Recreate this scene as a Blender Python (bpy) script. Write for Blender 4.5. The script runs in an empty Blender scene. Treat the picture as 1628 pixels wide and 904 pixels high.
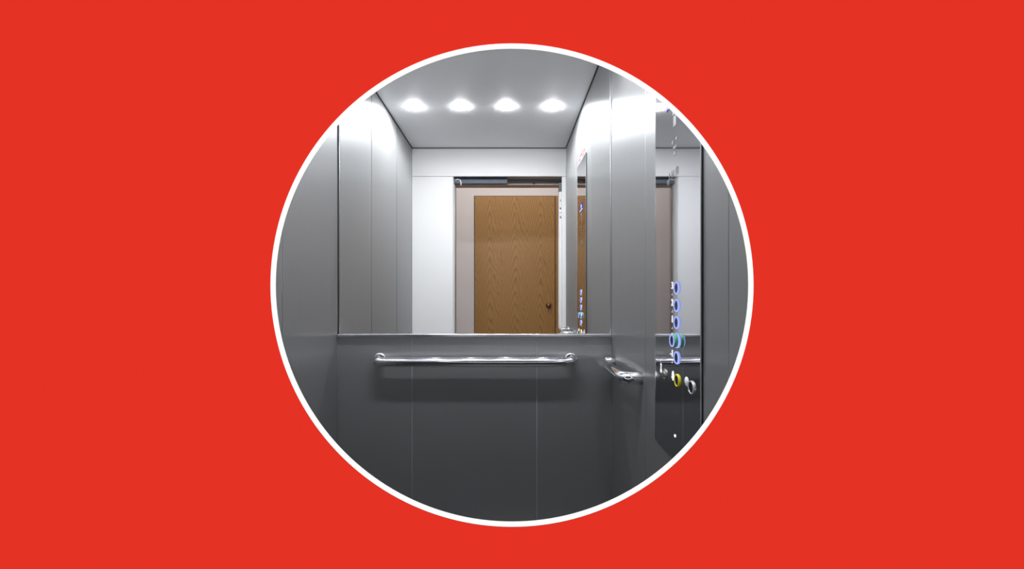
import bpy, bmesh, math
from mathutils import Vector, Matrix
sc = bpy.context.scene
PI = math.pi

# ------------------------------------------------------------------ dimensions (metres, Z up, Y into the lift)
F_PX = 712.0
CAM_Z = 1.17
D = 1.80            # back wall of the car (plane of the mirror)
XL, XR = -0.683, 0.4166
ZC = 2.225          # car ceiling
YF = 0.70           # red surround graphic, built as an added wall at the car front
YN = 0.404          # true depth of the front, as the mirror shows it (2D - YN)
Y2 = 2 * D - YN     # front wall as it stands behind the mirror glass
EXPO = 0.0

# ------------------------------------------------------------------ node helpers
def new_mat(name):
    m = bpy.data.materials.new(name); m.use_nodes = True
    nt = m.node_tree; nt.nodes.clear()
    out = nt.nodes.new('ShaderNodeOutputMaterial')
    return m, nt, out
def N(nt, t, **kw):
    n = nt.nodes.new(t)
    for k, v in kw.items(): setattr(n, k, v)
    return n
def principled(name, col, rough=.5, metal=0., spec=.5, bump=None, rough_noise=None, col_noise=None, coat=0., aniso=0.):
    m, nt, out = new_mat(name)
    p = N(nt, 'ShaderNodeBsdfPrincipled')
    p.inputs['Base Color'].default_value = (*col, 1)
    p.inputs['Roughness'].default_value = rough
    p.inputs['Metallic'].default_value = metal
    p.inputs['Specular IOR Level'].default_value = spec
    p.inputs['Coat Weight'].default_value = coat
    nt.links.new(p.outputs[0], out.inputs[0])
    if aniso:
        p.inputs['Anisotropic'].default_value = aniso
        p.inputs['Anisotropic Rotation'].default_value = .25
        tg = N(nt, 'ShaderNodeCombineXYZ'); tg.inputs[2].default_value = 1.; nt.links.new(tg.outputs[0], p.inputs['Tangent'])
    tc = N(nt, 'ShaderNodeTexCoord')
    def noise(scale, detail=3.):
        mp = N(nt, 'ShaderNodeMapping'); mp.inputs['Scale'].default_value = scale
        nt.links.new(tc.outputs['Object'], mp.inputs[0])
        nz = N(nt, 'ShaderNodeTexNoise'); nz.inputs['Scale'].default_value = 1.; nz.inputs['Detail'].default_value = detail
        nt.links.new(mp.outputs[0], nz.inputs['Vector'])
        return nz
    if bump:
        nz = noise(bump[0]); b = N(nt, 'ShaderNodeBump'); b.inputs['Strength'].default_value = bump[1]
        b.inputs['Distance'].default_value = bump[2]
        nt.links.new(nz.outputs[0], b.inputs['Height']); nt.links.new(b.outputs[0], p.inputs['Normal'])
    if rough_noise:
        nz = noise(rough_noise[0]); r = N(nt, 'ShaderNodeMapRange')
        r.inputs['To Min'].default_value = rough - rough_noise[1]; r.inputs['To Max'].default_value = rough + rough_noise[1]
        nt.links.new(nz.outputs[0], r.inputs[0]); nt.links.new(r.outputs[0], p.inputs['Roughness'])
    if col_noise:
        nz = noise(col_noise[0], 5.); mx = N(nt, 'ShaderNodeMix', data_type='RGBA')
        a = col_noise[1]
        mx.inputs['A'].default_value = (*[c * (1 - a) for c in col], 1)
        mx.inputs['B'].default_value = (*[min(1, c * (1 + a)) for c in col], 1)
        nt.links.new(nz.outputs[0], mx.inputs['Factor']); nt.links.new(mx.outputs['Result'], p.inputs['Base Color'])
    return m
def diffuse(name, col):
    m, nt, out = new_mat(name)
    d = N(nt, 'ShaderNodeBsdfDiffuse'); d.inputs[0].default_value = (*col, 1)
    nt.links.new(d.outputs[0], out.inputs[0])
    return m
def emissive(name, col, s):
    m, nt, out = new_mat(name)
    e = N(nt, 'ShaderNodeEmission'); e.inputs[0].default_value = (*col, 1); e.inputs[1].default_value = s
    nt.links.new(e.outputs[0], out.inputs[0])
    return m

STEEL = (.405, .412, .416)
M = {}
M['red'] = diffuse('surround_red', (.735, .0300, .0168))
M['white_ring'] = diffuse('surround_ring_white', (.97, .97, .97))
M['steel'] = principled('brushed_steel', STEEL, .375, .74, .5, aniso=.92, rough_noise=((90, 90, 1.2), .05), col_noise=((160, 160, 1.5), .03))
M['ceil'] = principled('satin_ceiling_steel', (.92, .93, .97), .42, .0, .35, col_noise=((2.5, 2.5, 2.5), .06))
M['white'] = principled('white_enamel', (.74, .738, .74), .42, 0., .4)
M['dark_gap'] = principled('black_gasket', (.012, .013, .018), .5)
M['lining_upper'] = principled('pale_bounce_lining', (.42, .42, .43), .5, .1)  # unseen upper back of the made-up wall, kept pale to feed chrome reflections
M['lining'] = principled('dark_fill_cut_lining', (.08, .082, .085), .5, .4)  # unseen lower back, kept dark to hold fill light off the back wall
M['seam'] = principled('light_joint_strip', (.62, .63, .65), .4, .5)
M['floor'] = principled('dark_rubber_floor', (.035, .035, .038), .7, 0, .3, bump=((60, 60, 60), .3, .002))
M['tile'] = principled('pale_stone_floor', (.45, .42, .38), .4)
M['chrome'] = principled('chrome', (.86, .87, .90), .07, 1.)
M['alu'] = principled('brushed_aluminium_trim', (.72, .73, .76), .22, 1.)
M['panel'] = principled('polished_steel', (.62, .625, .645), .035, 1., bump=((3, 3, 2), .05, .004))
M['grey_plastic'] = principled('grey_metal', (.30, .30, .29), .35, .6)
M['silver'] = principled('silver_button', (.70, .71, .74), .25, .7)
M['black_cap'] = principled('dark_button_cap', (.03, .035, .05), .18, .6)
M['yellow'] = principled('yellow_ring', (.85, .70, .02), .4)
M['green'] = principled('green_collar', (.10, .42, .22), .35)
M['white_mark'] = emissive('backlit_white_mark', (.93, .93, 1.), 1.1)
M['etch'] = principled('etched_mark', (.17, .17, .18), .5)
M['print_white'] = principled('white_print', (.82, .82, .84), .5)
M['blue_light'] = emissive('backlit_blue_ring', (.34, .42, 1.), 1.15)
M['blue_screen'] = emissive('blue_screen', (.10, .10, .42), 1.)
M['lens'] = emissive('lamp_lens', (.95, .957, .99), 272.)
M['pink'] = principled('pale_pink_plaster', (.60, .555, .55), .8, 0, .2, col_noise=((6, 6, 6), .03))
M['beige'] = principled('beige_lintel_paint', (.45, .35, .28), .6)
M['slate'] = principled('slate_header_metal', (.045, .055, .075), .45, .4)
M['brass'] = principled('bronze_knob', (.20, .10, .06), .35, .8)
M['sign_white'] = principled('sign_plate_white', (.45, .43, .43), .6)
M['sign_red'] = principled('red_sign_print', (.55, .05, .03), .5)
M['greygreen'] = principled('grey_green_bracket', (.12, .13, .115), .5)

def wood_mat():
    m, nt, out = new_mat('beech_veneer')
    L = nt.links.new
    tc = N(nt, 'ShaderNodeTexCoord'); sp = N(nt, 'ShaderNodeSeparateXYZ'); L(tc.outputs['Object'], sp.inputs[0])
    def math_(op, a, b=None, c=None):
        n = N(nt, 'ShaderNodeMath', operation=op)
        for i, v in enumerate((a, b, c)):
            if v is None: continue
            if isinstance(v, (int, float)): n.inputs[i].default_value = v
            else: L(v, n.inputs[i])
        return n.outputs[0]
    nz = N(nt, 'ShaderNodeTexNoise'); nz.inputs['Scale'].default_value = 3.; nz.inputs['Detail'].default_value = 3.
    mp = N(nt, 'ShaderNodeMapping'); mp.inputs['Scale'].default_value = (6., 1., 1.6); L(tc.outputs['Object'], mp.inputs[0]); L(mp.outputs[0], nz.inputs['Vector'])
    u = math_('ADD', sp.outputs['X'], math_('MULTIPLY', math_('SUBTRACT', nz.outputs[0], .5), .05))
    t = math_('SUBTRACT', math_('FRACT', math_('MULTIPLY', math_('ADD', u, 10.03), 1 / .236)), .5)     # one flame figure per veneer leaf
    t2 = math_('MULTIPLY', t, t)
    # upward-pointing flames: iso-lines of z + k*t^2, stretched to straight grain at the sides
    h = math_('ADD', math_('MULTIPLY', sp.outputs['Z'], 1.), math_('MULTIPLY', math_('POWER', math_('ABSOLUTE', t), 1.35), 1.5))
    h = math_('ADD', h, math_('MULTIPLY', nz.outputs[0], .16))
    band = math_('SINE', math_('MULTIPLY', h, 60.))
    band = math_('POWER', math_('MULTIPLY', math_('ADD', band, 1.), .5), 4.)
    fine = N(nt, 'ShaderNodeTexNoise'); fine.inputs['Scale'].default_value = 1.; fine.inputs['Detail'].default_value = 4.
    mp2 = N(nt, 'ShaderNodeMapping'); mp2.inputs['Scale'].default_value = (140., 1., 3.); L(tc.outputs['Object'], mp2.inputs[0]); L(mp2.outputs[0], fine.inputs['Vector'])
    f = math_('ADD', math_('MULTIPLY', band, .62), math_('MULTIPLY', fine.outputs[0], .40))
    cr = N(nt, 'ShaderNodeValToRGB')
    cr.color_ramp.elements[0].position = .15; cr.color_ramp.elements[0].color = (.320, .168, .045, 1)
    cr.color_ramp.elements[1].position = .95; cr.color_ramp.elements[1].color = (.205, .088, .024, 1)
    L(f, cr.inputs[0])
    p = N(nt, 'ShaderNodeBsdfPrincipled'); p.inputs['Roughness'].default_value = .45
    L(cr.outputs[0], p.inputs['Base Color']); L(p.outputs[0], out.inputs[0])
    return m
M['wood'] = wood_mat()

def clear_mirror_pane():
    m, nt, out = new_mat('clear_mirror_pane')
    t = N(nt, 'ShaderNodeBsdfTransparent'); t.inputs[0].default_value = (.97, .985, .98, 1)  # clear, not reflective; the reflection is geometry built behind it
    nt.links.new(t.outputs[0], out.inputs[0])
    return m
M['mirror'] = clear_mirror_pane()

# ------------------------------------------------------------------ mesh helpers
class MB:
    def __init__(s, origin=(0, 0, 0)):
        s.bm = bmesh.new(); s.mats = []; s.o = Vector(origin)
    def mi(s, mat):
        if mat not in s.mats: s.mats.append(mat)
        return s.mats.index(mat)
    def box(s, a, b, mat, bevel=0., seg=2):
        a, b = Vector(a), Vector(b)
        r = bmesh.ops.create_cube(s.bm, size=1.)
        vs = r['verts']
        c = (a + b) / 2; d = b - a
        for v in vs: v.co = Vector((v.co.x * d.x, v.co.y * d.y, v.co.z * d.z)) + c
        fs = set(f for v in vs for f in v.link_faces)
        if bevel > 0:
            es = list(set(e for f in fs for e in f.edges))
            g = bmesh.ops.bevel(s.bm, geom=es, offset=bevel, segments=seg, affect='EDGES', profile=.5)
            fs = set(f for v in g['verts'] for f in v.link_faces) | set(f for f in fs if f.is_valid)
            for f in g['faces']: f.smooth = True
        i = s.mi(mat)
        for f in fs:
            if f.is_valid: f.material_index = i
        return s
    def tube(s, pts, r, mat, seg=20, caps=True):
        pts = [Vector(p) for p in pts]; i = s.mi(mat)
        rings = []; prev = None
        for k, p in enumerate(pts):
            t = (pts[min(k + 1, len(pts) - 1)] - pts[max(k - 1, 0)]).normalized()
            if prev is None:
                up = Vector((0, 0, 1)) if abs(t.z) < .9 else Vector((1, 0, 0))
                n = (up - t * up.dot(t)).normalized()
            else:
                n = (prev - t * prev.dot(t)).normalized()
            prev = n; b = t.cross(n)
            rr = r[k] if isinstance(r, (list, tuple)) else r
            rings.append([s.bm.verts.new(p + n * math.cos(2 * PI * j / seg) * rr + b * math.sin(2 * PI * j / seg) * rr) for j in range(seg)])
        for A, B in zip(rings, rings[1:]):
            for j in range(seg):
                f = s.bm.faces.new((A[j], A[(j + 1) % seg], B[(j + 1) % seg], B[j])); f.smooth = True; f.material_index = i
        if caps:
            for R_ in (rings[0][::-1], rings[-1]):
                f = s.bm.faces.new(R_); f.material_index = i
        return s
    def lathe(s, prof, center, axis, mat, seg=40, closed=False, smooth=True):
        """profile of (radius, height along axis)"""
        ax = Vector(axis).normalized(); c = Vector(center); i = s.mi(mat)
        up = Vector((0, 0, 1)) if abs(ax.z) < .9 else Vector((1, 0, 0))
        u = (up - ax * up.dot(ax)).normalized(); w = ax.cross(u)
        rings = []
        for r, h in prof:
            if r < 1e-7: rings.append([s.bm.verts.new(c + ax * h)])
            else: rings.append([s.bm.verts.new(c + ax * h + (u * math.cos(2 * PI * j / seg) + w * math.sin(2 * PI * j / seg)) * r) for j in range(seg)])
        pairs = list(zip(rings, rings[1:])) + ([(rings[-1], rings[0])] if closed else [])
        for A, B in pairs:
            for j in range(seg):
                k = (j + 1) % seg
                if len(A) == 1 and len(B) == 1: continue
                if len(A) == 1: vs = (A[0], B[k], B[j])
                elif len(B) == 1: vs = (A[j], A[k], B[0])
                else: vs = (A[j], A[k], B[k], B[j])
                f = s.bm.faces.new(vs); f.smooth = smooth; f.material_index = i
        return s
    def poly(s, pts, mat):
        f = s.bm.faces.new([s.bm.verts.new(Vector(p)) for p in pts]); f.material_index = s.mi(mat); return s
    def prism(s, pts2, to3, thick, mat):
        """flat outline pts2 -> to3(u,v,h); extruded from h=0 to thick"""
        i = s.mi(mat)
        A = [s.bm.verts.new(Vector(to3(u, v, 0))) for u, v in pts2]; B = [s.bm.verts.new(Vector(to3(u, v, thick))) for u, v in pts2]
        fs = [s.bm.faces.new(A[::-1]), s.bm.faces.new(B)]
        n = len(A)
        for j in range(n): fs.append(s.bm.faces.new((A[j], A[(j + 1) % n], B[(j + 1) % n], B[j])))
        for f in fs: f.material_index = i
        return s
    def build(s, name, parent=None, origin=None, recalc=True):
        if recalc: bmesh.ops.recalc_face_normals(s.bm, faces=s.bm.faces)
        o0 = Vector(origin) if origin is not None else s.o
        bmesh.ops.translate(s.bm, verts=s.bm.verts, vec=-o0)
        me = bpy.data.meshes.new(name); s.bm.to_mesh(me); s.bm.free()
        for mt in s.mats: me.materials.append(mt)
        o = bpy.data.objects.new(name, me); sc.collection.objects.link(o)
        if parent is not None: o.parent = parent
        else: o.location = o0
        return o

def tag(o, label, cat, group=None, kind=None):
    o['label'] = label; o['category'] = cat
    if group: o['group'] = group
    if kind: o['kind'] = kind
    return o
def empty(name, loc):
    e = bpy.data.objects.new(name, None); e.empty_display_size = .05; e.location = loc
    sc.collection.objects.link(e); return e
def structure(o, label, cat): return tag(o, label, cat, None, 'structure')
def copy_tree(o, parent=None):
    c = o.copy(); sc.collection.objects.link(c)
    if parent is not None: c.parent = parent
    for ch in [x for x in sc.objects if x.parent == o]:
        copy_tree(ch, c)
    return c
def reflect(o):
    """stand the copy where the mirror shows it"""
    o.location.y = 2 * D - o.location.y; o.scale.y = -1
    return o
def text_mesh(body, size, mat, parent, name, at, right, up, origin, depth=.0006, align='CENTER', narrow=1.):
    cu = bpy.data.curves.new('tmp', 'FONT'); cu.body = body; cu.size = size; cu.extrude = depth; cu.align_x = align; cu.align_y = 'CENTER'
    t = bpy.data.objects.new('tmp', cu); sc.collection.objects.link(t)
    dg = bpy.context.evaluated_depsgraph_get()
    me = bpy.data.meshes.new_from_object(t.evaluated_get(dg))
    bpy.data.objects.remove(t); bpy.data.curves.remove(cu)
    r, u = Vector(right), Vector(up); n = r.cross(u)
    for v in me.vertices:
        v.co = Vector(at) - Vector(origin) + r * v.co.x * narrow + u * v.co.y + n * v.co.z
    me.materials.clear(); me.materials.append(mat); me.name = name
    o = bpy.data.objects.new(name, me); sc.collection.objects.link(o); o.parent = parent
    return o

# ------------------------------------------------------------------ flat red surround graphic, built as a made-up wall with a round opening
CX, CZ = (814 - 807.2) / F_PX * YF, CAM_Z + (470 - 453) / F_PX * YF
RO, RI = 384.0 / F_PX * YF, 375.3 / F_PX * YF
def red_surround():
    b = MB(); bm = b.bm
    X0, X1, Z0, Z1 = -2.6, 2.6, -.15, 3.1
    seg = 160
    angs = sorted(set([2 * PI * k / seg for k in range(seg)] + [math.atan2(z - CZ, x - CX) % (2 * PI) for x in (X0, X1) for z in (Z0, Z1)]))
    def outer(a):
        dx, dz = math.cos(a), math.sin(a); ts = []
        if dx > 1e-9: ts.append((X1 - CX) / dx)
        if dx < -1e-9: ts.append((X0 - CX) / dx)
        if dz > 1e-9: ts.append((Z1 - CZ) / dz)
        if dz < -1e-9: ts.append((Z0 - CZ) / dz)
        t = min(ts); return CX + dx * t, CZ + dz * t
    rings = []
    YB = YF + .05
    for kind in range(4):
        R_ = []
        for a in angs:
            if kind == 0: x, z = outer(a); y = YF
            elif kind == 1: x, z, y = CX + math.cos(a) * (RO - .0005), CZ + math.sin(a) * (RO - .0005), YF
            elif kind == 2: x, z, y = CX + math.cos(a) * (RO + .055), CZ + math.sin(a) * (RO + .055), YB
            else: x, z = outer(a); y = YB
            R_.append(bm.verts.new((x, y, z)))
        rings.append(R_)
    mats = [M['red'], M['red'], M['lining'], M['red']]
    n = len(angs)
    for k in range(4):
        A, B = rings[k], rings[(k + 1) % 4]; i = b.mi(mats[k])
        for j in range(n):
            f = bm.faces.new((A[j], B[j], B[(j + 1) % n], A[(j + 1) % n])); f.material_index = b.mi(M['lining_upper']) if k == 2 and math.sin(angs[j] + .02) > 0 else i  # unseen back face, pale above and dark below to shape bounced light
    return b.build('wall_front')
structure(red_surround(), 'flat red graphic surround, built as a made-up wall with a round opening', 'wall')
rb = MB(); rb.lathe([(RI, -.0004), (RI + .0036, .004), (RI + .043, .05), (RO + .0545, .0506), (RO + .0002, .0006), (RO - .0002, -.0004)], (CX, YF, CZ), (0, 1, 0), M['white_ring'], seg=192, closed=True, smooth=False)  # white ring of the surround graphic, added as trim
ring = rb.build('trim_1'); structure(ring, 'thin white ring of the graphic surround, built as trim on the made-up red wall', 'trim')

# ------------------------------------------------------------------ lift car: walls, ceiling, floor
SEAM_A, SEAM_B = 1.355, .845      # vertical joints of the side panels
def side_wall(x, sgn, name, y0):
    """sgn +1: panel faces -X (right wall); the panels butt with narrow dark joints"""
    b = MB((x, D, 0)); t = .018; g = .0011
    ys = [y0, SEAM_B, SEAM_A, D - .0045]
    for a, c in zip(ys, ys[1:]):
        b.box((x, a + g, .0), (x + sgn * t, c - g, ZC + .02), M['steel'], .0012, 2)
    b.box((x + sgn * .0025, y0, 0), (x + sgn * (t + .02), D, ZC + .05), M['seam'])
    return b.build(name)
YI = YF + .051      # inner face of the made-up red wall
wl = structure(side_wall(XL, -1, 'wall_left', YI), 'left brushed steel side wall of the car, plain panels with no handrail', 'wall')
wr = structure(side_wall(XR, 1, 'wall_right', YI), 'right brushed steel side wall carrying the short handrail and button panel', 'wall')
wl2 = side_wall(XL, -1, 'wall_left', YN); reflect(wl2); structure(wl2, 'left steel side wall running on inside the mirror', 'wall')
wr2 = side_wall(XR, 1, 'wall_right', YN); reflect(wr2); structure(wr2, 'right steel side wall running on inside the mirror beside the doorway', 'wall')

def ceiling(y0):
    b = MB((0, D, ZC)); b.box((XL - .03, y0, ZC), (XR + .03, D, ZC + .03), M['ceil'])
    # shadow gap strips where ceiling meets the walls
    b.box((XL, y0, ZC - .006), (XL + .005, D, ZC), M['dark_gap']); b.box((XR - .005, y0, ZC - .006), (XR, D, ZC), M['dark_gap'])
    b.box((XL, y0, ZC - .005), (XR, y0 + .004, ZC), M['dark_gap'])
    return b.build('ceiling')
ce = structure(ceiling(YI), 'satin steel ceiling of the car above the round opening', 'ceiling')
ce2 = ceiling(YN); reflect(ce2); structure(ce2, 'satin steel ceiling with four lit lamps shown in the mirror', 'ceiling')
def floor(y0):
    b = MB((0, D, 0)); b.box((XL - .03, y0, -.03), (XR + .03, D, 0), M['floor']); return b.build('floor')
fl = structure(floor(YI), 'dark rubber floor of the lift car', 'floor')
fl2 = floor(YN); reflect(fl2); structure(fl2, 'dark floor continuing inside the mirror', 'floor')

# back wall below the mirror: three steel sheets
LEDGE_Z = 1.018
def back_wall():
    b = MB((0, D, 0)); g = .0010
    xs = [XL + .0004, (655 - 807.2) / F_PX * D, (853.5 - 807.2) / F_PX * D, XR - .0004]
    for a, c in zip(xs, xs[1:]):
        b.box((a + g, D, 0), (c - g, D + .016, LEDGE_Z - .002), M['steel'], .0011, 2)
    b.box((XL, D + .002, 0), (XR, D + .03, LEDGE_Z - .003), M['seam'])
    return b.build('wall_back')
structure(back_wall(), 'dark steel lower back wall behind the long handrail', 'wall')

# the mirror: clear pane before a built reflection, bottom ledge, edge trims
mir = empty('wall_mirror', ((XL + XR) / 2, D, LEDGE_Z))
O = mir.location.copy()
b = MB(O); b.poly([(XL + .004, D + .002, LEDGE_Z), (XR - .003, D + .002, LEDGE_Z), (XR - .003, D + .002, ZC), (XL + .004, D + .002, ZC)], M['mirror']); b.build('glass', mir, recalc=False)
b = MB(O); b.box((XL + .006, D - .020, LEDGE_Z - .012), (XR - .002, D + .016, LEDGE_Z), M['alu'], .0028, 3); lg = b.build('ledge', mir); lg['label'] = 'bright brushed metal bottom ledge'
b = MB(O); b.box((XL, D - .004, LEDGE_Z - .012), (XL + .0055, D + .004, ZC), M['dark_gap']); b.build('gasket', mir)
b = MB(O); b.box((XL + .0055, D - .003, LEDGE_Z), (XL + .0085, D + .003, ZC), M['alu'], .0006, 1); b.build('edge_trim', mir)
b = MB(O); b.box((XR - .0055, D - .003, LEDGE_Z), (XR - .0005, D + .003, ZC), M['alu'], .0006, 1); b.build('edge_trim', mir)
tag(mir, 'large mirror on the upper back wall above its bright ledge', 'mirror')

# ------------------------------------------------------------------ front wall and landing, the mirror's reflection built behind the clear pane
OX0, OX1, OZ = (720 - 807.2) / 222.8, (893.5 - 807.2) / 222.8, CAM_Z + 190 / 222.8
def inner_front():
    b = MB((0, Y2, 0)); g = .0008; t = .02
    b.box((XL + .001, Y2, 0), (OX0 - g, Y2 + t, OZ - .002), M['white'], .0012)
    b.box((XL + .001, Y2, OZ), (XR - .001, Y2 + t, ZC), M['white'], .0012)
    b.box((OX1, Y2, 0), (XR - .001, Y2 + t, OZ - .002), M['white'], .0012)
    return b.build('wall_front')
structure(inner_front(), 'white front wall around the open doorway, shown in the mirror', 'wall')
YL = Y2 + 1.0       # landing wall
DZ = CAM_Z + 158 * YL / F_PX
DX0, DX1 = (755 - 807.2) * YL / F_PX, (882 - 807.2) * YL / F_PX
def landing():
    b = MB((0, YL, 0)); b.box((-1.3, YL, -.03), (DX0 - .008, YL + .1, 2.6), M['pink']); b.box((DX0 - .008, YL, DZ + .006), (1.3, YL + .1, 2.6), M['pink'])
    b.box((DX1 + .14, YL, -.03), (1.3, YL + .1, DZ + .006), M['pink'])
    o = b.build('wall_back'); structure(o, 'pale pink landing wall around the wooden door', 'wall')
    b = MB((-1.3, Y2, 0)); b.box((-1.4, Y2 + .1, -.03), (-1.3, YL + .1, 2.6), M['pink']); structure(b.build('wall_left'), 'pale pink end wall of the landing, far left of the wooden door', 'wall')
    b = MB((1.3, Y2, 0)); b.box((1.3, Y2 + .1, -.03), (1.4, YL + .1, 2.6), M['pink']); structure(b.build('wall_right'), 'pale pink end wall of the landing, far right of the wooden door', 'wall')
    b = MB((0, Y2 + .1, 0))
    b.box((-1.4, Y2 + .10, -.03), (OX0 - .02, Y2 + .2, 2.6), M['pink']); b.box((OX1 + .02, Y2 + .10, -.03), (1.4, Y2 + .2, 2.6), M['pink']); b.box((OX0 - .02, Y2 + .19, 2.06), (OX1 + .02, Y2 + .2, 2.6), M['pink'])
    structure(b.build('wall_front'), 'landing side wall that holds the lift doorway', 'wall')
    b = MB((0, YL, 2.6)); b.box((-1.4, Y2 + .1, 2.6), (1.4, YL + .1, 2.65), M['white']); structure(b.build('ceiling'), 'white ceiling of the landing beyond the doorway', 'ceiling')
    b = MB((0, YL, -.03)); b.box((-1.4, Y2 - .0, -.06), (1.4, YL + .1, -.03), M['tile']); structure(b.build('floor'), 'floor of the landing beyond the doorway', 'floor')
landing()

# wooden door
dr = empty('door_1', ((DX0 + DX1) / 2, YL, 0)); O = dr.location.copy()
b = MB(O); b.box((DX0, YL - .012, .005), (DX1, YL + .03, DZ), M['wood'], .0015); b.build('door_leaf', dr)
b = MB(O); b.box((DX1 + .006, YL - .016, 0), (DX1 + .10, YL + .03, DZ + .002), M['wood'], .002); b.build('door_frame', dr)
b = MB(O); b.box((DX1 + .0, YL + .005, 0), (DX1 + .007, YL + .012, DZ), M['dark_gap']); b.build('door_gap', dr)
b = MB(O); kx, kz = (872 - 807.2) * YL / F_PX, CAM_Z - 15 * YL / F_PX
b.lathe([(0, .034), (.012, .034), (.021, .028), (.023, .018), (.018, .010), (.012, .006), (.026, .004), (.026, 0)], (kx, YL - .012, kz), (0, -1, 0), M['brass'], 28); b.build('door_knob', dr)
structure(dr, 'light brown wooden door with flame grain and a round knob, beyond the lift doorway', 'door')

# lift doorway: jamb posts, header gear, safety edge
dw = empty('lift_doorway', ((OX0 + OX1) / 2, Y2, 0)); O = dw.location.copy()
def sx(px, y): return (px - 807.2) * y / F_PX
def sz(py, y): return CAM_Z + (470 - py) * y / F_PX
ya = Y2 + .02
b = MB(O)
b.box((OX0 - .03, ya, 0), (OX0 + .004, ya + .03, OZ), M['white'], .002)
b.box((OX0 - .02, ya + .031, 0), (sx(723.2, ya + .05), ya + .05, sz(283, ya)), M['white'], .002)
b.box((OX0 - .02, ya + .052, 0), (sx(724.6, ya + .07), ya + .10, sz(286, ya)), M['grey_plastic'], .002)
b.build('jamb', dw)
b = MB(O); b.box((sx(887.3, ya + .06), ya + .005, 0), (OX1 + .03, ya + .06, sz(304, ya)), M['white'], .003); b.build('jamb', dw)
b = MB(O); b.box((sx(887.5, ya + .06), ya + .005, sz(303.5, ya)), (OX1 + .03, ya + .05, sz(290, ya)), M['greygreen'], .002); b.build('bracket', dw)
for k, (py, c) in enumerate(((318, 'beige'), (331, 'slate'), (336, 'print_white'), (345, 'brass'))):
    b = MB(O); b.box((sx(890.2, ya), ya - .0005, sz(py + 1.4, ya)), (sx(891.8, ya), ya + .006, sz(py - 1.4, ya)), M[c]); b.build('sensor_lens', dw)
yb = Y2 + .045
b = MB(O); b.box((OX0 - .02, yb, sz(292, yb)), (sx(806.8, yb), yb + .02, sz(278, yb)), M['slate'], .003); b.build('header_beam', dw)
b = MB(O); b.box((sx(806.8, yb), yb + .025, sz(289.2, yb + .03)), (OX1 + .02, yb + .04, sz(284.8, yb + .03)), M['slate'], .002); b.build('header_rail', dw)
yc = Y2 + .10
b = MB(O); b.box((OX0 - .03, yc, sz(294, yc)), (OX1 + .03, yc + .09, 2.2), M['beige'], .002); b.build('lintel', dw)
b = MB(O); b.lathe([(0, .003), (.006, .003), (.007, 0)], (sx(849, yc), yc, sz(291.7, yc)), (0, -1, 0), M['slate'], 16); b.build('screw', dw)
# small white cable clip at the corner
b = MB(O); yk = yb - .004
b.tube([(sx(723.5, yk), yk, sz(286, yk)), (sx(728, yk), yk, sz(284.6, yk)), (sx(731.5, yk), yk, sz(286, yk)), (sx(733, yk), yk, sz(290, yk)), (sx(732.7, yk), yk, sz(295, yk))], .004, M['print_white'], 10); b.build('cable', dw)
tag(dw, 'open lift doorway with white jambs and dark header rail, shown in the mirror', 'doorway')

# ------------------------------------------------------------------ ceiling lamps
def lamp(x, y, label):
    e = empty('ceiling_lamp', (x, y, ZC)); O = e.location.copy()
    b = MB(O); b.lathe([(.0475, 0), (.0475, -.0015), (.0455, -.0025), (.0425, -.0025), (.0425, 0)], (x, y, ZC), (0, 0, 1), M['alu'], 40); b.build('rim', e)
    b = MB(O); b.lathe([(.0425, -.002), (.042, -.0045), (.037, -.0056), (.02, -.0066), (0, -.007)], (x, y, ZC), (0, 0, 1), M['lens'], 32); b.build('lens', e)
    return tag(e, label, 'ceiling lamp', 'round lamps in the car ceiling')
LX = [(p - 807.2) / 284.8 for p in (659, 732.8, 804.6, 878)]
YLAMP = 2 * D - 2.50
names = ('leftmost of the four round ceiling lamps shown in the mirror', 'second from the left of the four round ceiling lamps in the mirror',
         'third from the left of the four round ceiling lamps in the mirror', 'rightmost of the four round ceiling lamps shown in the mirror')
near = ('round lamp in the car ceiling nearest the left wall, above the opening', 'round lamp in the car ceiling second from the left wall, above the opening',
        'round lamp in the car ceiling second from the right wall, above the opening', 'round lamp in the car ceiling nearest the right wall, above the opening')
for x, l1, l2 in zip(LX, names, near):
    a = lamp(x, YLAMP, l2); c = copy_tree(a); reflect(c); tag(c, l1, 'ceiling lamp', 'round lamps shown in the mirror')

# ------------------------------------------------------------------ handrails
def rail_path(p0, p1, nrm, off, br=.030, n=10):
    """from the wall at p0, out along nrm, along to p1 and back into the wall"""
    p0, p1, nrm = Vector(p0), Vector(p1), Vector(nrm); d = (p1 - p0).normalized()
    br = min(br, off - .004)
    pts = [p0, p0 + nrm * (off - br)]
    c = p0 + nrm * (off - br) + d * br
    for k in range(1, n + 1):
        a = PI / 2 * k / n; pts.append(c - d * br * math.cos(a) + nrm * br * math.sin(a))
    c2 = p1 + nrm * (off - br) - d * br
    L_ = (c2 - c).length; m = max(2, int(L_ / .08))
    for k in range(1, m): pts.append(c + nrm * br + d * L_ * k / m)
    for k in range(0, n + 1):
        a = PI / 2 * k / n; pts.append(c2 + d * br * math.sin(a) + nrm * br * math.cos(a))
    pts.append(p1)
    return pts
def handrail(p0, p1, nrm, off, r, label, flange=True):
    mid = (Vector(p0) + Vector(p1)) / 2
    e = empty('handrail', mid); O = mid
    b = MB(O); b.tube(rail_path(p0, p1, nrm, off), r, M['chrome'], 28); b.build('bar', e)
    for p in (p0, p1) if flange else ():
        b = MB(O); b.lathe([(r + .001, .006), (r + .006, .005), (r + .008, .002), (r + .008, 0)], p, nrm, M['chrome'], 32); b.build('wall_flange', e)
    return tag(e, label, 'handrail')
RZ, RR = .914, .0192
handrail((-.514, D, RZ), (.2530, D, RZ), (0, -1, 0), .060, RR, 'long chrome handrail across the dark back wall below the mirror')
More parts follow.
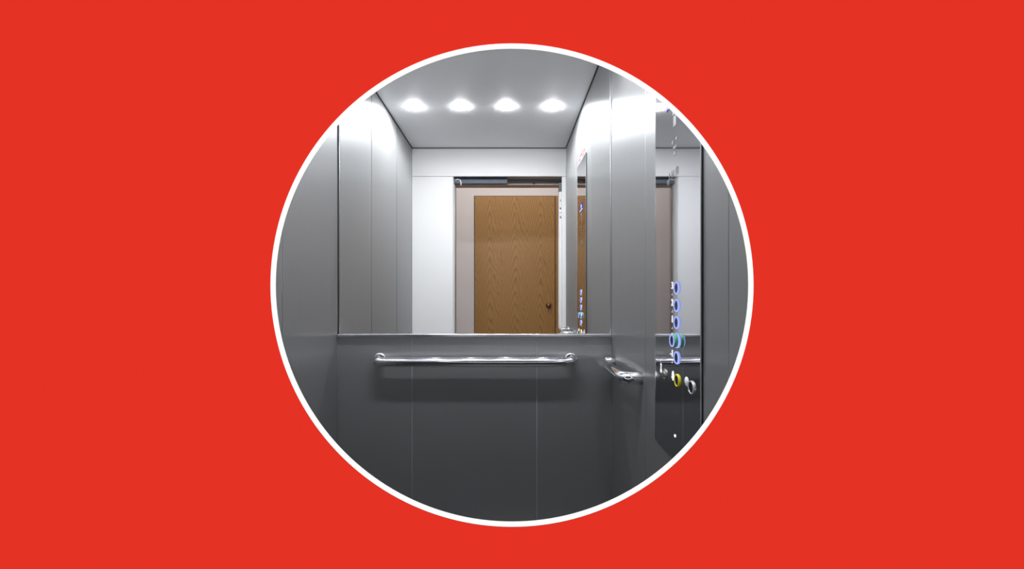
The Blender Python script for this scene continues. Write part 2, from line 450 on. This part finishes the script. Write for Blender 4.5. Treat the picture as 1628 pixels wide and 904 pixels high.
hr = handrail((XR, 1.742, RZ), (XR, 1.394, RZ), (-1, 0, 0), .060, RR, 'short chrome handrail on the right wall beside the button panel', False)
RZ2 = .936
handrail((XR, 2.79, RZ2), (XR, 3.075, RZ2), (-1, 0, 0), .072, .0165, 'end of a chrome handrail shown in the mirror just above its ledge')

# ------------------------------------------------------------------ control panel on the right wall
PT = .006
XP = XR - PT
def control_panel():
    y0, y1, z0, z1 = .954, 1.246, .77, 1.925
    e = empty('control_panel', (XR, (y0 + y1) / 2, z0)); O = e.location.copy()
    b = MB(O)
    c = .004
    out = [(y0, z0 + c), (y0 + c, z0), (y1 - c, z0), (y1, z0 + c), (y1, z1 - c), (y1 - c, z1), (y0 + c, z1), (y0, z1 - c)]
    b.prism(out, lambda u, v, h: (XR - .0045 - h, u, v), .0015, M['panel']); b.build('faceplate', e)
    b = MB(O); b.box((XR - .0045, y0 + .002, z0 + .002), (XR, y1 - .002, z1 - .002), M['dark_gap']); bk = b.build('backing_box', e); bk['label'] = 'black edge of the panel'
    b = MB(O)
    for yy in (y0, y1): b.box((XP - .0006, yy - .0012, z0 + .004), (XP + .0015, yy + .0012, z1 - .004), M['alu'])
    b.build('edge_trim', e)
    RT, UP = (0, -1, 0), (0, 0, 1)
    def button(y, z, ring_mat, digit, r=.0155, collar=False, key=False, lab=None):
        bt = MB(O)
        ax = (-1, 0, 0); c0 = (XP, y, z)
        h = .014 if collar else .0034
        bt.lathe([(r, 0), (r, h - .001), (r - .0006, h), (r - .0030, h), (r - .0034, h - .0008), (r - .0034, 0)], c0, ax, ring_mat, 36)
        ring_o = bt.build('button', e)
        if lab: ring_o['label'] = lab
        cp = MB(O)
        if key:
            cp.lathe([(0, .0055), (r - .006, .0055), (r - .005, .004), (r - .005, 0)], c0, ax, M['grey_plastic'], 28); cp.build('cap', ring_o)
            sl = MB(O); sl.box((XP - .0062, y - .0012, z - .006), (XP - .005, y + .0012, z + .006), M['dark_gap']); sl.build('key_slot', ring_o)
        else:
            cp.lathe([(0, h - .0022), (r * .4, h - .0018), (r - .0050, h - .0010), (r - .0034, h - .0014), (r - .0034, 0)], c0, ax, M['black_cap'], 28); cp.build('cap', ring_o)
        if collar:
            gc = MB(O); gc.lathe([(r + .0012, .003), (r + .0012, h - .003), (r, h - .002), (r, .002)], c0, ax, M['green'], 36, closed=True); g = gc.build('collar', ring_o); g['label'] = 'green raised collar'
            g2 = MB(O); g2.lathe([(r + .003, 0), (r + .003, .0025), (r + .001, .0035), (r, 0)], c0, ax, M['blue_light'], 36, closed=True); g2.build('base_ring', ring_o)
        if digit:
            text_mesh(digit, .025, M['white_mark'], ring_o, 'numeral', (XP - .0008, y + .031 + .004 * (len(digit) - 1), z + .006), RT, UP, O)
            br = MB(O)
            for dy, dz in ((0, 0), (0, -.004), (.004, -.004)):
                br.lathe([(0, .0012), (.001, .0008), (.0013, 0)], (XP, y + .030 + dy, z - .013 + dz), ax, M['print_white'], 8)
            br.build('braille_dots', ring_o)
        return ring_o
    yb_ = 1.0855
    zs = [CAM_Z + (470 - p) / 656. for p in (457.5, 485.5, 512.5, 541, 568.5)]
    what = ('lit blue button marked 3', 'lit blue button marked 2', 'lit blue button marked 1', 'raised green collared button marked 0', 'lit blue button marked -1')
    for z, dgt, w in zip(zs, ('3', '2', '1', '0', '-1'), what):
        button(yb_, z, M['blue_light'], dgt, collar=(dgt == '0'), lab=w)
    zb = .9655
    k = button(1.168, zb, M['grey_plastic'], None, r=.0135, key=True, lab='grey key switch')
    mk = MB(O); mk.lathe([(0, .001), (.0052, .001), (.0055, 0)], (XP, 1.199, zb + .0045), (-1, 0, 0), M['white_mark'], 18)
    mk.box((XP - .001, 1.1972, zb + .006), (XP, 1.2008, zb + .024), M['white_mark']); mk.box((XP - .001, 1.196, zb + .020), (XP, 1.202, zb + .024), M['white_mark']); mk.build('key_symbol', k)
    k = button(1.0825, zb, M['yellow'], None, lab='yellow alarm button')
    mk = MB(O)
    bell = [(-.008, -.009), (.008, -.009), (.008, -.006), (.0062, -.003), (.0058, .004), (.0035, .0085), (.0012, .010), (-.0012, .010), (-.0035, .0085), (-.0058, .004), (-.0062, -.003), (-.008, -.006)]
    mk.prism(bell, lambda u, v, h: (XP - h, 1.1125 + u, zb + .008 + v), .001, M['white_mark'])
    mk.lathe([(0, .001), (.003, .001), (.003, 0)], (XP, 1.1125, zb - .003), (-1, 0, 0), M['white_mark'], 14); mk.build('bell_symbol', k)
    k = button(.9985, zb, M['silver'], None, lab='silver door button')
    mk = MB(O); mk.lathe([(0, .001), (.0105, .001), (.011, 0)], (XP, 1.0275, zb + .008), (-1, 0, 0), M['print_white'], 26); mk.build('round_symbol', k)
    mk = MB(O); mk.lathe([(0, .0022), (.0032, .0018), (.004, 0)], (XP, 1.0985, .827), (-1, 0, 0), M['white_mark'], 16); mk.build('indicator_light', e)
    # upper part: display, pictograms, etched lettering
    ym = 1.10
    mk = MB(O); mk.box((XP - .001, ym - .055, 1.641), (XP, ym + .055, 1.687), M['blue_screen'], .0004, 1); scr = mk.build('display', e); scr['label'] = 'small blue floor display'
    mk = MB(O)
    for bx in ((-.008, .008, 1.657, 1.680), (-.048, .048, 1.646, 1.651), (.012, .02, 1.664, 1.672)):
        mk.box((XP - .0016, ym + bx[0], bx[2]), (XP - .0009, ym + bx[1], bx[3]), M['white_mark'])
    mk.build('readout', scr)
    for dy, z, w, h_ in ((0, 1.623, .030, .012), (0, 1.600, .018, .026), (-.010, 1.553, .010, .008), (.014, 1.551, .010, .008), (.0, 1.535, .022, .007), (.0, 1.520, .014, .010)):
        mk = MB(O); mk.box((XP - .0007, ym + dy - w / 2, z - h_ / 2), (XP, ym + dy + w / 2, z + h_ / 2), M['etch'], .0003, 1); mk.build('pictogram', e)
    mk = MB(O)
    def stroke(ya, za, yb, zb, w_=.0042):
        dy, dz = yb - ya, zb - za; L_ = math.hypot(dy, dz); py, pz = -dz / L_ * w_ / 2, dy / L_ * w_ / 2
        mk.prism([(ya + py, za + pz), (yb + py, zb + pz), (yb - py, zb - pz), (ya - py, za - pz)], lambda u, v, h: (XP - h, u, v), .0005, M['etch'])
    for a_ in ((1.137, 1.463, 1.137, 1.481), (1.120, 1.463, 1.120, 1.481), (1.120, 1.481, 1.107, 1.463), (1.107, 1.463, 1.107, 1.481), (1.092, 1.463, 1.092, 1.481), (1.092, 1.481, 1.080, 1.481), (1.080, 1.463, 1.080, 1.481), (1.092, 1.472, 1.080, 1.472)): stroke(*a_)
    mk.build('etched_mark', e)
    return tag(e, 'tall polished steel button panel on the right wall with lit blue rings', 'control panel')
cp = control_panel()
cp2 = copy_tree(cp); reflect(cp2); tag(cp2, 'narrow button panel with blue display shown in the mirror beside the doorway', 'control panel')

# small red and white notice above the panel
def notice():
    y0, y1, z0, z1 = 1.00, 1.19, 1.932, 1.985
    e = empty('notice_sign', (XR, (y0 + y1) / 2, z0)); O = e.location.copy()
    b = MB(O); b.box((XR - .0012, y0, z0), (XR, y1, z1), M['sign_white'], .0003, 1); b.build('plate', e)
    b = MB(O)
    for a, c, z, h in ((.01, .05, .010, .014), (.055, .09, .028, .016), (.10, .145, .010, .014), (.10, .13, .032, .012), (.15, .18, .022, .016), (.015, .045, .033, .010)):
        b.box((XR - .0018, y0 + a, z0 + z), (XR - .0011, y0 + c, z0 + z + h), M['sign_red'])
    b.build('red_print', e)
    return tag(e, 'red and white notice on the right wall above the button panel', 'sign')
ns2 = notice(); reflect(ns2); tag(ns2, 'small red and white notice shown in the mirror above the reflected button panel', 'sign')

# ------------------------------------------------------------------ light
w = bpy.data.worlds.new('World'); sc.world = w; w.use_nodes = True
bg = w.node_tree.nodes['Background']; bg.inputs[0].default_value = (1, 1, 1, 1); bg.inputs[1].default_value = .10
fill_sun = bpy.data.lights.new('fill_sun', 'SUN'); so = bpy.data.objects.new('fill_sun', fill_sun); sc.collection.objects.link(so)  # added lamp, only there to light the red surround evenly
el = math.radians(56)
fill_sun.energy = PI * (1.06 - .10) / math.cos(el); fill_sun.angle = .009
so.rotation_euler = Vector((0, math.cos(el), -math.sin(el))).to_track_quat('-Z', 'Y').to_euler(); so.location = (0, -2, 4)
# landing ceiling lamp
al = bpy.data.lights.new('landing_lamp', 'AREA'); al.shape = 'RECTANGLE'; al.size = 1.4; al.size_y = .3; al.energy = 12.5; al.color = (1, .97, .93)
ao = bpy.data.objects.new('landing_lamp', al); sc.collection.objects.link(ao); ao.location = (0, Y2 + .36, 2.58)

# ------------------------------------------------------------------ camera
cam = bpy.data.cameras.new('camera'); co = bpy.data.objects.new('camera', cam); sc.collection.objects.link(co)
co.location = (0, 0, CAM_Z); co.rotation_euler = (PI / 2, 0, 0)
cam.sensor_width = 36; cam.lens = F_PX / 1628 * 36; cam.clip_start = .02
cam.shift_x = 6.8 / 1628; cam.shift_y = 18 / 1628
sc.camera = co
vs = sc.view_settings
sc.display_settings.display_device = 'sRGB'
vs.view_transform = 'Standard'; vs.look = 'None'; vs.gamma = 1; vs.use_curve_mapping = False; vs.exposure = EXPO
sc.cycles.use_denoising = True
sc.cycles.max_bounces = 14; sc.cycles.glossy_bounces = 8; sc.cycles.transparent_max_bounces = 16
